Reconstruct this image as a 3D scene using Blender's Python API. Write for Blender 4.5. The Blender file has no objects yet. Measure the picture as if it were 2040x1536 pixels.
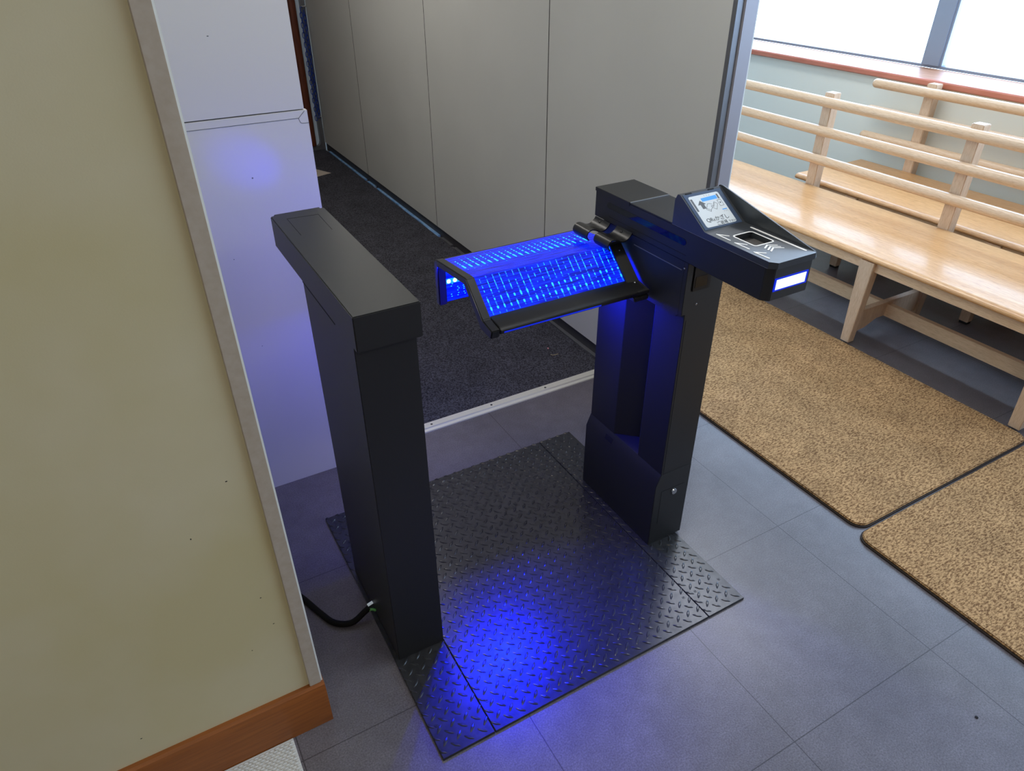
import bpy, bmesh, math, random
from mathutils import Vector, Matrix
random.seed(4)
scn = bpy.context.scene
C = scn.collection
PI = math.pi

# ------------------------------------------------------------------ camera
yaw, pitch, roll, fpx = -5.12916419e-01, 5.80380387e-01, -4.39070891e-03, 1408.53209
fw = Vector((-math.sin(yaw)*math.cos(pitch), math.cos(yaw)*math.cos(pitch), -math.sin(pitch)))
rt = Vector((math.cos(yaw), math.sin(yaw), 0)); up = rt.cross(fw)
R_ = math.cos(roll)*rt + math.sin(roll)*up
U_ = -math.sin(roll)*rt + math.cos(roll)*up
cd = bpy.data.cameras.new('camera'); cam = bpy.data.objects.new('camera', cd); C.objects.link(cam)
cam.matrix_world = Matrix(((R_.x, U_.x, -fw.x, -0.288917), (R_.y, U_.y, -fw.y, -0.834601), (R_.z, U_.z, -fw.z, 1.582141), (0, 0, 0, 1)))
cd.sensor_width = 36; cd.lens = 36*fpx/2040; cd.clip_start = .02
scn.camera = cam

# ------------------------------------------------------------------ view, world, large lights
scn.view_settings.view_transform = 'Standard'; scn.view_settings.look = 'None'
scn.view_settings.gamma = 1; scn.view_settings.use_curve_mapping = False
scn.view_settings.exposure = 0.0
scn.cycles.use_denoising = True
scn.cycles.max_bounces = 8; scn.cycles.diffuse_bounces = 5; scn.cycles.transparent_max_bounces = 12
scn.cycles.sample_clamp_indirect = 6
w = bpy.data.worlds.new('world'); scn.world = w; w.use_nodes = True
bg = w.node_tree.nodes['Background']; bg.inputs[0].default_value = (.53, .71, 1, 1); bg.inputs[1].default_value = 10.5

def area(name, loc, direction, sx, sy, power, color, spread=PI, portal=False):
    l = bpy.data.lights.new(name, 'AREA'); l.shape = 'RECTANGLE'; l.size = sx; l.size_y = sy; l.energy = power; l.color = color; l.spread = spread
    o = bpy.data.objects.new(name, l); C.objects.link(o); o.location = loc
    o.rotation_euler = Vector(direction).to_track_quat('-Z', 'Y').to_euler()
    if portal: l.cycles.is_portal = True
    return o
def spot(name, loc, target, power, color, angle, blend, radius=.004):
    l = bpy.data.lights.new(name, 'SPOT'); l.energy = power; l.color = color; l.spot_size = angle; l.spot_blend = blend; l.shadow_soft_size = radius
    o = bpy.data.objects.new(name, l); C.objects.link(o); o.location = loc
    o.rotation_euler = (Vector(target)-Vector(loc)).to_track_quat('-Z', 'Y').to_euler()
    return o
# window opening to the daylight
area('window_portal', (4.02, .9, 1.55), (-1, 0, 0), 7.4, 1.36, 1, (1, 1, 1), portal=True)
# unseen ceiling lamps added to light the room (fixtures further down, out of frame)
ADDED_LAMPS = ((-.9, -1.9, .62, .17, 17, (1, .86, .66), 'unseen added ceiling lamp above the entrance left'), (1.6, -1.6, .62, .17, 10, (1, .94, .84), 'unseen added ceiling lamp above the entrance right'),
         (.55, .20, .50, .17, 14, (1, .95, .88), 'unseen added ceiling lamp above the gate'), (2.55, 1.6, .17, .62, 19, (.96, .97, 1), 'unseen added ceiling lamp above the benches'), (.55, 2.9, .17, .62, 15, (1, .96, .90), 'unseen added ceiling lamp over the corridor'))
for x, y, a, b, e, col, _ in ADDED_LAMPS: area('added_ceiling_light', (x, y, 2.605), (0, 0, -1), 2*a, 2*b, e, col)
# blue light-emitting diodes of the gate, and an added stray spot
BL = (.002, .008, 1)
for x0, tx, e in ((.42, .18, 24), (.50, .30, 34), (.56, .46, 30)):
    spot('flap_blue_spot', (x0, .655, .80), (tx, .12, 0), e, BL, math.radians(45), .6, .008)
area('flap_led_light', (.56, .63, .795), (-.10, -.80, -.90), .40, .03, 1.2, BL, spread=math.radians(160))
area('flap_led_light', (.70, .60, .790), (.80, -.50, -.60), .06, .10, 3.0, BL, spread=math.radians(110))
area('flap_led_light', (.50, .59, .790), (-.45, .85, -.35), .25, .004, 3.2, BL, spread=math.radians(165))
spot('flap_blue_spot', (.342, .722, .872), (.026, 1.12, 1.060), 6, BL, math.radians(19), 1.0)  # added spot outside the flap frame, throws the round glow on the white panel
area('flap_led_light', (.350, .690, .830), (-.6, .75, .1), .02, .06, .55, BL, spread=math.radians(170))

# ------------------------------------------------------------------ materials
def lin(c): return tuple(((v/255)/12.92 if v/255 <= .04045 else ((v/255+.055)/1.055)**2.4) for v in c)
def mat(name, col, rough=.5, metal=0, spec=.5, noise=None, bump=None, coat=0, emis=None, estr=0, coords='Object', col2=None, stretch=(1, 1, 1), bstretch=None, detail=4, ramp=(.35, .65)):
    m = bpy.data.materials.new(name); m.use_nodes = True; nt = m.node_tree; b = nt.nodes['Principled BSDF']
    b.inputs['Base Color'].default_value = (*col, 1); b.inputs['Roughness'].default_value = rough; b.inputs['Metallic'].default_value = metal
    b.inputs['Specular IOR Level'].default_value = spec; b.inputs['Coat Weight'].default_value = coat; b.inputs['Coat Roughness'].default_value = .08
    if emis: b.inputs['Emission Color'].default_value = (*emis, 1); b.inputs['Emission Strength'].default_value = estr
    tc = nt.nodes.new('ShaderNodeTexCoord')
    def vec(st):
        mp = nt.nodes.new('ShaderNodeMapping'); mp.inputs['Scale'].default_value = st; nt.links.new(tc.outputs[coords], mp.inputs[0]); return mp.outputs[0]
    if noise:
        n = nt.nodes.new('ShaderNodeTexNoise'); n.inputs['Scale'].default_value = noise; n.inputs['Detail'].default_value = detail; nt.links.new(vec(stretch), n.inputs['Vector'])
        r = nt.nodes.new('ShaderNodeValToRGB'); r.color_ramp.elements[0].color = (*col, 1); r.color_ramp.elements[1].color = (*(col2 or col), 1)
        r.color_ramp.elements[0].position, r.color_ramp.elements[1].position = ramp
        nt.links.new(n.outputs['Fac'], r.inputs[0]); nt.links.new(r.outputs[0], b.inputs['Base Color'])
    if bump:
        n2 = nt.nodes.new('ShaderNodeTexNoise'); n2.inputs['Scale'].default_value = bump[0]; n2.inputs['Detail'].default_value = 3; nt.links.new(vec(bstretch or (1, 1, 1)), n2.inputs['Vector'])
        bp = nt.nodes.new('ShaderNodeBump'); bp.inputs['Strength'].default_value = bump[1]; bp.inputs['Distance'].default_value = bump[2] if len(bump) > 2 else .001
        nt.links.new(n2.outputs['Fac'], bp.inputs['Height']); nt.links.new(bp.outputs[0], b.inputs['Normal'])
    return m
M = {}
M['black'] = mat('black_powder_coat', (.008, .008, .008), .48, spec=.7, noise=900, col2=(.012, .012, .012), bump=(1400, .25, .0004))
M['black_plastic'] = mat('black_plastic', (.009, .009, .010), .32)
M['black_gloss'] = mat('black_gloss', (.004, .004, .006), .08)
M['groove'] = mat('groove_dark', (.003, .003, .003), .8)
M['tray'] = mat('reader_grey', (.032, .037, .044), .34, spec=.7, noise=40, col2=(.038, .043, .050))
M['bezel'] = mat('screen_bezel', (.055, .085, .15), .22)
M['chrome'] = mat('chrome', (.62, .62, .62), .22, 1)
M['dark_screw'] = mat('dark_screw', (.10, .10, .11), .35, 1)
M['white_print'] = mat('white_print', (.86, .86, .84), .4, spec=.3)
M['scan_glass'] = mat('scan_glass', (.10, .095, .09), .12)
M['screen_white'] = mat('screen_white', (.50, .54, .56), .22, emis=(.60, .70, .78), estr=.28)
M['screen_blue'] = mat('screen_blue', (.07, .30, .72), .25, emis=(.06, .30, .8), estr=.30)
M['screen_ink'] = mat('screen_ink', (.05, .06, .07), .3)
M['screen_grey'] = mat('screen_grey', (.12, .13, .14), .3)
M['green_wire'] = mat('green_wire', (.08, .35, .08), .4)
M['cable'] = mat('cable_sleeve', (.003, .003, .003), .75, spec=.25, bump=(900, .5, .0006))
M['plate'] = mat('tread_plate', (.040, .041, .044), .25, metal=.6, noise=60, col2=(.056, .057, .060), bump=(500, .12, .0003))
M['wall_beige'] = mat('wall_beige', lin((206, 194, 148)), .75, noise=2.2, col2=lin((216, 206, 172)), bump=(420, .12, .0006))
M['casing'] = mat('casing_grey', lin((180, 166, 146)), .6, noise=60, col2=lin((188, 176, 158)), bump=(260, .04, .0003))
M['white_edge'] = mat('white_edge', lin((235, 240, 235)), .5)
M['base_wood'] = mat('baseboard_wood', lin((150, 86, 34)), .42, noise=9, col2=lin((132, 74, 28)), stretch=(1, 8, 14), coat=.15)
M['white_panel'] = mat('white_panel', lin((200, 199, 198)), .45, bump=(3, .05, .002))
M['grey_panel'] = mat('grey_panel', lin((208, 209, 204)), .42, noise=1.6, col2=lin((214, 215, 210)))
M['alu'] = mat('aluminium', (.50, .50, .52), .34, .85)
M['alu_dark'] = mat('aluminium_dark', (.20, .205, .22), .4, .6)
M['alu_post'] = mat('aluminium_post', lin((160, 158, 165)), .45, .25)
M['dark_base'] = mat('dark_baseboard', (.040, .040, .045), .45)
M['rubber'] = mat('rubber', (.012, .012, .012), .7)
M['cream_metal'] = mat('threshold_metal', lin((215, 214, 200)), .38, .35)
M['light_wall'] = mat('window_wall', lin((226, 228, 216)), .7, bump=(160, .1, .0005))
M['sill_top'] = mat('sill_top', lin((176, 128, 98)), .42, noise=14, col2=lin((156, 108, 80)), stretch=(6, .6, 1))
M['sill_edge'] = mat('sill_edge', lin((192, 118, 94)), .35, noise=30, col2=lin((178, 104, 80)), stretch=(1, .2, 1))
M['win_frame'] = mat('window_frame', lin((140, 150, 166)), .4, .2)
M['ceiling'] = mat('ceiling', (.75, .75, .73), .9)
M['brown_wood'] = mat('brown_wood', lin((112, 60, 38)), .35, noise=8, col2=lin((82, 40, 26)), stretch=(8, 8, .8))
M['pale_blue'] = mat('pale_blue_pane', lin((215, 232, 248)), .3)
M['blue_chain'] = mat('blue_plastic_chain', lin((16, 56, 150)), .3)
M['paper'] = mat('paper', lin((190, 178, 165)), .7)
M['red_print'] = mat('red_print', lin((170, 50, 45)), .6)
M['strip_reflect'] = mat('strip_reflection_blue', lin((110, 160, 215)), .18, noise=20, col2=lin((150, 185, 225)), bump=(60, .5, .004))
M['pink'] = mat('pink_scrap', lin((225, 150, 150)), .6)
M['straw'] = mat('straw_scrap', lin((200, 185, 130)), .6)
M['rug_white'] = mat('woven_white', lin((200, 200, 195)), .8)
M['lamp_body'] = mat('lamp_body', (.8, .8, .8), .5)
M['lamp_glow'] = mat('lamp_glow', (.9, .9, .9), .5, emis=(1, .95, .85), estr=3)
M['foam'] = mat('dark_void', (.008, .008, .009), .9)

def wood(name, a, b, axis_stretch, rough, coat=0.0, pore=(.80, .74, .68, 1)):
    m = mat(name, a, rough, noise=11, col2=b, stretch=axis_stretch, detail=7, coat=coat, ramp=(.3, .72), bump=(40, .10, .0006), bstretch=axis_stretch)
    nt = m.node_tree; bs = nt.nodes['Principled BSDF']
    # fine pores over the broad figure
    tc = nt.nodes.new('ShaderNodeTexCoord'); mp = nt.nodes.new('ShaderNodeMapping'); mp.inputs['Scale'].default_value = tuple(v*9 for v in axis_stretch)
    nt.links.new(tc.outputs['Object'], mp.inputs[0]); n = nt.nodes.new('ShaderNodeTexNoise'); n.inputs['Scale'].default_value = 9; n.inputs['Detail'].default_value = 3
    nt.links.new(mp.outputs[0], n.inputs['Vector']); r = nt.nodes.new('ShaderNodeValToRGB')
    r.color_ramp.elements[0].position = .30; r.color_ramp.elements[0].color = pore; r.color_ramp.elements[1].position = .55; r.color_ramp.elements[1].color = (1, 1, 1, 1)
    nt.links.new(n.outputs['Fac'], r.inputs[0]); mx = nt.nodes.new('ShaderNodeMix'); mx.data_type = 'RGBA'; mx.blend_type = 'MULTIPLY'; mx.inputs[0].default_value = 1
    src = bs.inputs['Base Color'].links[0].from_socket
    nt.links.new(src, mx.inputs[6]); nt.links.new(r.outputs[0], mx.inputs[7]); nt.links.new(mx.outputs[2], bs.inputs['Base Color'])
    return m
M['oak_y'] = wood('oak_along', lin((224, 176, 120)), lin((208, 156, 100)), (9, .35, 9), .34, .12, pore=(.66, .56, .46, 1))
M['oak_rail'] = wood('oak_rail', lin((224, 194, 160)), lin((212, 180, 144)), (7, .5, 7), .36, .1)
M['oak_leg'] = wood('oak_leg', lin((216, 190, 162)), lin((204, 175, 145)), (7, 7, .5), .42)

def floor_mat():
    m = mat('stone_vinyl_tile', lin((92, 88, 93)), .28, noise=3.2, col2=lin((104, 100, 105)), detail=9)
    nt = m.node_tree; b = nt.nodes['Principled BSDF']; L = nt.links
    tc = nt.nodes.new('ShaderNodeTexCoord')
    # fine speckle
    n = nt.nodes.new('ShaderNodeTexNoise'); n.inputs['Scale'].default_value = 260; n.inputs['Detail'].default_value = 2; L.new(tc.outputs['Object'], n.inputs['Vector'])
    r = nt.nodes.new('ShaderNodeValToRGB'); r.color_ramp.elements[0].position = .3; r.color_ramp.elements[0].color = (.66, .66, .66, 1); r.color_ramp.elements[1].position = .72; r.color_ramp.elements[1].color = (1.22, 1.22, 1.22, 1)
    L.new(n.outputs['Fac'], r.inputs[0])
    n3 = nt.nodes.new('ShaderNodeTexNoise'); n3.inputs['Scale'].default_value = 22; n3.inputs['Detail'].default_value = 6; L.new(tc.outputs['Object'], n3.inputs['Vector'])
    r3 = nt.nodes.new('ShaderNodeValToRGB'); r3.color_ramp.elements[0].position = .3; r3.color_ramp.elements[0].color = (.88, .87, .86, 1); r3.color_ramp.elements[1].position = .7; r3.color_ramp.elements[1].color = (1.06, 1.06, 1.06, 1)
    L.new(n3.outputs['Fac'], r3.inputs[0])
    def mul(a, c):
        mx = nt.nodes.new('ShaderNodeMix'); mx.data_type = 'RGBA'; mx.blend_type = 'MULTIPLY'; mx.inputs[0].default_value = 1; L.new(a, mx.inputs[6]); L.new(c, mx.inputs[7]); return mx.outputs[2]
    c = mul(mul(b.inputs['Base Color'].links[0].from_socket, r.outputs[0]), r3.outputs[0])
    # tile joints
    sp = nt.nodes.new('ShaderNodeSeparateXYZ'); L.new(tc.outputs['Object'], sp.inputs[0])
    def joint(out, off, per):
        a = nt.nodes.new('ShaderNodeMath'); a.operation = 'ADD'; a.inputs[1].default_value = -off+per*40.5; L.new(out, a.inputs[0])
        d = nt.nodes.new('ShaderNodeMath'); d.operation = 'MODULO'; d.inputs[1].default_value = per; L.new(a.outputs[0], d.inputs[0])
        s = nt.nodes.new('ShaderNodeMath'); s.operation = 'SUBTRACT'; s.inputs[1].default_value = per/2; L.new(d.outputs[0], s.inputs[0])
        ab = nt.nodes.new('ShaderNodeMath'); ab.operation = 'ABSOLUTE'; L.new(s.outputs[0], ab.inputs[0])
        g = nt.nodes.new('ShaderNodeMath'); g.operation = 'GREATER_THAN'; g.inputs[1].default_value = .0012; L.new(ab.outputs[0], g.inputs[0]); return g.outputs[0]
    mn = nt.nodes.new('ShaderNodeMath'); mn.operation = 'MINIMUM'; L.new(joint(sp.outputs[0], .722, .4985), mn.inputs[0]); L.new(joint(sp.outputs[1], .157, .516), mn.inputs[1])
    mr = nt.nodes.new('ShaderNodeMapRange'); mr.inputs[3].default_value = .38; mr.inputs[4].default_value = 1; L.new(mn.outputs[0], mr.inputs[0])
    hs = nt.nodes.new('ShaderNodeCombineColor'); [L.new(mr.outputs[0], hs.inputs[i]) for i in range(3)]
    L.new(mul(c, hs.outputs[0]), b.inputs['Base Color'])
    bp = nt.nodes.new('ShaderNodeBump'); bp.inputs['Strength'].default_value = .22; bp.inputs['Distance'].default_value = .0006; L.new(n.outputs['Fac'], bp.inputs['Height']); L.new(bp.outputs[0], b.inputs['Normal'])
    return m
M['floor'] = floor_mat()

def pile_mat(name, c1, c2, scale, stretch, strength, dist, rough=.95, warp=0):
    m = mat(name, c1, rough, spec=.15); nt = m.node_tree; b = nt.nodes['Principled BSDF']; L = nt.links
    tc = nt.nodes.new('ShaderNodeTexCoord'); mp = nt.nodes.new('ShaderNodeMapping'); mp.inputs['Scale'].default_value = stretch; L.new(tc.outputs['Object'], mp.inputs[0])
    n = nt.nodes.new('ShaderNodeTexNoise'); n.inputs['Scale'].default_value = scale; n.inputs['Detail'].default_value = 3; n.inputs['Roughness'].default_value = .7; n.inputs['Distortion'].default_value = warp; L.new(mp.outputs[0], n.inputs['Vector'])
    r = nt.nodes.new('ShaderNodeValToRGB'); r.color_ramp.elements[0].position = .40; r.color_ramp.elements[0].color = (*c1, 1); r.color_ramp.elements[1].position = .58; r.color_ramp.elements[1].color = (*c2, 1)
    L.new(n.outputs['Fac'], r.inputs[0])
    n2 = nt.nodes.new('ShaderNodeTexNoise'); n2.inputs['Scale'].default_value = 7; n2.inputs['Detail'].default_value = 4; L.new(tc.outputs['Object'], n2.inputs['Vector'])
    mr = nt.nodes.new('ShaderNodeMapRange'); mr.inputs[1].default_value = .3; mr.inputs[2].default_value = .7; mr.inputs[3].default_value = .82; mr.inputs[4].default_value = 1.12; L.new(n2.outputs['Fac'], mr.inputs[0])
    cc = nt.nodes.new('ShaderNodeCombineColor'); [L.new(mr.outputs[0], cc.inputs[i]) for i in range(3)]
    mx = nt.nodes.new('ShaderNodeMix'); mx.data_type = 'RGBA'; mx.blend_type = 'MULTIPLY'; mx.inputs[0].default_value = 1; L.new(r.outputs[0], mx.inputs[6]); L.new(cc.outputs[0], mx.inputs[7]); L.new(mx.outputs[2], b.inputs['Base Color'])
    bp = nt.nodes.new('ShaderNodeBump'); bp.inputs['Strength'].default_value = strength; bp.inputs['Distance'].default_value = dist; L.new(n.outputs['Fac'], bp.inputs['Height']); L.new(bp.outputs[0], b.inputs['Normal'])
    return m
M['carpet'] = pile_mat('carpet_dark', lin((34, 34, 38)), lin((84, 84, 92)), 190, (1, 1, 1), .8, .004)
M['mat_brown'] = pile_mat('door_mat_brown', lin((112, 82, 54)), lin((188, 152, 108)), 140, (.6, 1.5, 1), .7, .005, warp=.5)
M['mat_edge'] = mat('mat_edge', lin((48, 38, 32)), .8)

def led_mat(name, col, strength, dots=0.0):
    m = bpy.data.materials.new(name); m.use_nodes = True; nt = m.node_tree; b = nt.nodes['Principled BSDF']; L = nt.links
    b.inputs['Base Color'].default_value = (.01, .015, .12, 1); b.inputs['Roughness'].default_value = .12
    b.inputs['Emission Color'].default_value = (*col, 1); b.inputs['Emission Strength'].default_value = strength
    return m
def panel_mat():
    m = led_mat('lit_acrylic', (.004, .012, 1), .75); nt = m.node_tree; b = nt.nodes['Principled BSDF']; L = nt.links
    b.inputs['Coat Weight'].default_value = .04
    tc = nt.nodes.new('ShaderNodeTexCoord')
    mp = nt.nodes.new('ShaderNodeMapping'); mp.inputs['Scale'].default_value = (5, 110, 110); L.new(tc.outputs['Object'], mp.inputs[0])
    n = nt.nodes.new('ShaderNodeTexNoise'); n.inputs['Scale'].default_value = 3; n.inputs['Detail'].default_value = 4; L.new(mp.outputs[0], n.inputs['Vector'])
    r = nt.nodes.new('ShaderNodeValToRGB'); e = r.color_ramp.elements
    e[0].position = .32; e[0].color = (.0, .001, .18, 1); e[1].position = .70; e[1].color = (.002, .045, 1, 1); k = e.new(.5); k.color = (0, .006, .75, 1)
    L.new(n.outputs['Fac'], r.inputs[0]); L.new(r.outputs[0], b.inputs['Emission Color']); b.inputs['Emission Strength'].default_value = 1.15
    bp = nt.nodes.new('ShaderNodeBump'); bp.inputs['Strength'].default_value = .3; bp.inputs['Distance'].default_value = .001; L.new(n.outputs['Fac'], bp.inputs['Height']); L.new(bp.outputs[0], b.inputs['Normal'])
    return m
M['lit_panel'] = panel_mat(); M['lit_panel'].node_tree.nodes['Principled BSDF'].inputs['Specular IOR Level'].default_value = .16
M['led_glint'] = led_mat('led_glint', (.02, .50, 1), 1.5)
M['led_cyan'] = led_mat('led_cyan', (.02, .42, 1), 1.1)
M['led_glint_dim'] = led_mat('led_glint_dim', (.01, .22, 1), 1.0)
M['led_hot'] = led_mat('led_hot', (.35, .9, 1), 5)
M['bar_white'] = led_mat('light_bar_white', (.72, .93, 1), 1.7)
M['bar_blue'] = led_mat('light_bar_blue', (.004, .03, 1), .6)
def glass_mat():
    m = bpy.data.materials.new('window_glass'); m.use_nodes = True; nt = m.node_tree; nt.nodes.clear(); L = nt.links
    o = nt.nodes.new('ShaderNodeOutputMaterial'); t = nt.nodes.new('ShaderNodeBsdfTransparent'); g = nt.nodes.new('ShaderNodeBsdfGlossy'); g.inputs['Roughness'].default_value = .02
    lw = nt.nodes.new('ShaderNodeLayerWeight'); pw = nt.nodes.new('ShaderNodeMath'); pw.operation = 'POWER'; pw.inputs[1].default_value = 5; L.new(lw.outputs['Facing'], pw.inputs[0]); fr = nt.nodes.new('ShaderNodeMath'); fr.operation = 'MULTIPLY_ADD'; fr.inputs[1].default_value = .9; fr.inputs[2].default_value = .04; L.new(pw.outputs[0], fr.inputs[0]); mx = nt.nodes.new('ShaderNodeMixShader'); t.inputs[0].default_value = (.95, .97, .97, 1)
    L.new(fr.outputs[0], mx.inputs[0]); L.new(t.outputs[0], mx.inputs[1]); L.new(g.outputs[0], mx.inputs[2]); L.new(mx.outputs[0], o.inputs[0]); return m
M['glass'] = glass_mat()

# ------------------------------------------------------------------ helpers
def box(bm, x0, x1, y0, y1, z0, z1):
    v = [bm.verts.new(p) for p in ((x0, y0, z0), (x1, y0, z0), (x1, y1, z0), (x0, y1, z0), (x0, y0, z1), (x1, y0, z1), (x1, y1, z1), (x0, y1, z1))]
    for f in ((0, 3, 2, 1), (4, 5, 6, 7), (0, 1, 5, 4), (1, 2, 6, 5), (2, 3, 7, 6), (3, 0, 4, 7)): bm.faces.new([v[i] for i in f])
def prism(bm, poly, ax, a, b):
    def P(p, t): return {'x': (t, p[0], p[1]), 'y': (p[0], t, p[1]), 'z': (p[0], p[1], t)}[ax]
    v0 = [bm.verts.new(P(p, a)) for p in poly]; v1 = [bm.verts.new(P(p, b)) for p in poly]; n = len(poly)
    bm.faces.new(v0); bm.faces.new(v1[::-1])
    for i in range(n): bm.faces.new([v0[(i+1) % n], v0[i], v1[i], v1[(i+1) % n]])
def hexa(bm, lo, hi):   # lo, hi: four points each
    v = [bm.verts.new(p) for p in list(lo)+list(hi)]
    for f in ((0, 3, 2, 1), (4, 5, 6, 7), (0, 1, 5, 4), (1, 2, 6, 5), (2, 3, 7, 6), (3, 0, 4, 7)): bm.faces.new([v[i] for i in f])
def band(path, t):      # closed outline of a path thickened to its left by t
    n = len(path); off = []
    for i in range(n):
        d = Vector((0, 0))
        for a, b in ((i-1, i), (i, i+1)):
            if 0 <= a and b < n: e = Vector(path[b])-Vector(path[a]); e.normalize(); d += Vector((-e.y, e.x))
        d.normalize(); k = 1
        if 0 < i < n-1:
            e = (Vector(path[i])-Vector(path[i-1])).normalized(); k = 1/max(.4, d.dot(Vector((-e.y, e.x))))
        off.append(tuple(Vector(path[i])+d*t*k))
    return list(path)+off[::-1]
def cyl(bm, p0, p1, r0, r1=None, seg=20, caps=True):
    p0, p1 = Vector(p0), Vector(p1); d = (p1-p0); L = d.length; q = d.to_track_quat('Z', 'Y').to_matrix().to_4x4()
    bmesh.ops.create_cone(bm, cap_ends=caps, segments=seg, radius1=r0, radius2=r0 if r1 is None else r1, depth=L, matrix=Matrix.Translation((p0+p1)/2) @ q)
def ball(bm, c, r, s=(1, 1, 1), seg=14):
    rows = max(3, seg//2); c = Vector(c)
    top = bm.verts.new(c+Vector((0, 0, r*s[2]))); bot = bm.verts.new(c-Vector((0, 0, r*s[2])))
    R = [[bm.verts.new(c+Vector((r*s[0]*math.sin(PI*j/rows)*math.cos(2*PI*k/seg), r*s[1]*math.sin(PI*j/rows)*math.sin(2*PI*k/seg), r*s[2]*math.cos(PI*j/rows)))) for k in range(seg)] for j in range(1, rows)]
    for k in range(seg):
        q = (k+1) % seg; bm.faces.new([top, R[0][k], R[0][q]]); bm.faces.new([bot, R[-1][q], R[-1][k]])
        for a, b in zip(R[:-1], R[1:]): bm.faces.new([a[k], b[k], b[q], a[q]])
def tube(bm, pts, r, seg=10):
    pts = [Vector(p) for p in pts]; rings = []; prev = None
    for i, p in enumerate(pts):
        t = (pts[min(i+1, len(pts)-1)]-pts[max(i-1, 0)]).normalized()
        a = t.orthogonal().normalized() if prev is None else (prev-prev.dot(t)*t).normalized()
        prev = a; b = t.cross(a); rings.append([bm.verts.new(p+(a*math.cos(k*2*PI/seg)+b*math.sin(k*2*PI/seg))*r) for k in range(seg)])
    for i in range(len(rings)-1):
        for k in range(seg): bm.faces.new([rings[i][k], rings[i][(k+1) % seg], rings[i+1][(k+1) % seg], rings[i+1][k]])
    bm.faces.new(rings[0][::-1]); bm.faces.new(rings[-1])
def smooth_path(pts, n=6):
    pts = [Vector(p) for p in pts]; out = []
    for i in range(len(pts)-1):
        p0, p1, p2, p3 = pts[max(i-1, 0)], pts[i], pts[i+1], pts[min(i+2, len(pts)-1)]
        for k in range(n):
            t = k/n; out.append(.5*((2*p1)+(-p0+p2)*t+(2*p0-5*p1+4*p2-p3)*t*t+(-p0+3*p1-3*p2+p3)*t**3))
    out.append(pts[-1]); return out
def new(): return bmesh.new()
def bev(bm, r, seg=2, ang=30):
    bmesh.ops.recalc_face_normals(bm, faces=bm.faces)
    ed = [e for e in bm.edges if len(e.link_faces) == 2 and e.calc_face_angle(0) > math.radians(ang)]
    bmesh.ops.bevel(bm, geom=ed, offset=r, segments=seg, affect='EDGES', clamp_overlap=True)
def root_of(p):
    while p.parent: p = p.parent
    return p
def obj(name, bm, m, parent=None, origin=None, bevel=0, seg=2, smooth=True, label=None):
    if bevel: bev(bm, bevel, seg)
    bmesh.ops.recalc_face_normals(bm, faces=bm.faces)
    if parent: o0 = Vector(root_of(parent)['_o'])
    elif origin is not None: o0 = Vector(origin)
    else:
        xs = [v.co.x for v in bm.verts]; ys = [v.co.y for v in bm.verts]; zs = [v.co.z for v in bm.verts]
        o0 = Vector(((min(xs)+max(xs))/2, (min(ys)+max(ys))/2, min(zs)))
    bmesh.ops.translate(bm, verts=bm.verts, vec=-o0)
    me = bpy.data.meshes.new(name); bm.to_mesh(me); bm.free(); me.materials.append(M[m])
    if smooth:
        me.polygons.foreach_set('use_smooth', [True]*len(me.polygons)); me.set_sharp_from_angle(angle=math.radians(28))
    o = bpy.data.objects.new(name, me); C.objects.link(o)
    if parent: o.parent = parent
    else: o.location = o0; o['_o'] = tuple(o0)
    if label: o['label'] = label
    return o
def thing(name, label, cat, loc, group=None):
    o = bpy.data.objects.new(name, None); C.objects.link(o); o.location = loc; o['_o'] = tuple(loc); o.empty_display_size = .1
    o['label'] = label; o['category'] = cat
    if group: o['group'] = group
    return o
def tag(o, label, cat, group=None, kind=None):
    o['label'] = label; o['category'] = cat
    if group: o['group'] = group
    if kind: o['kind'] = kind
    return o
def struct(name, bm, m, origin=(0, 0, 0), label=None, cat=None, **k):
    o = obj(name, bm, m, None, origin, **k); o['kind'] = 'structure'
    if label: o['label'] = label
    if cat: o['category'] = cat
    return o
def B(*a): bm = new(); box(bm, *a); return bm
def copy_tree(o, parent=None, shift=None):
    c = o.copy(); C.objects.link(c); c.parent = parent
    if shift is not None: c.location = o.location+Vector(shift)
    for ch in [x for x in bpy.data.objects if x.parent == o]: copy_tree(ch, c)
    return c

# ------------------------------------------------------------------ the room
struct('floor', B(-3, 4.1, -4, 6, -.06, 0), 'floor', label='grey stone-look vinyl tile floor', cat='floor')
struct('ceiling', B(-3, 4.1, -4, 6, 2.64, 2.74), 'ceiling', label='white ceiling', cat='ceiling')
struct('wall_back', B(-3, 4.1, -4.1, -4, 0, 2.64), 'brown_wood', label='brown wall behind the viewer', cat='wall')
struct('wall_left', B(-3.1, -3, -4, 6, 0, 2.64), 'light_wall', label='pale wall at the far left', cat='wall')
bm = new(); box(bm, -3, .9, 5.9, 6, 0, 2.64); box(bm, .9, 4.1, 5.9, 6, 0, 2.64)
struct('wall_far', bm, 'light_wall', label='pale wall at the far end', cat='wall')
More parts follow.
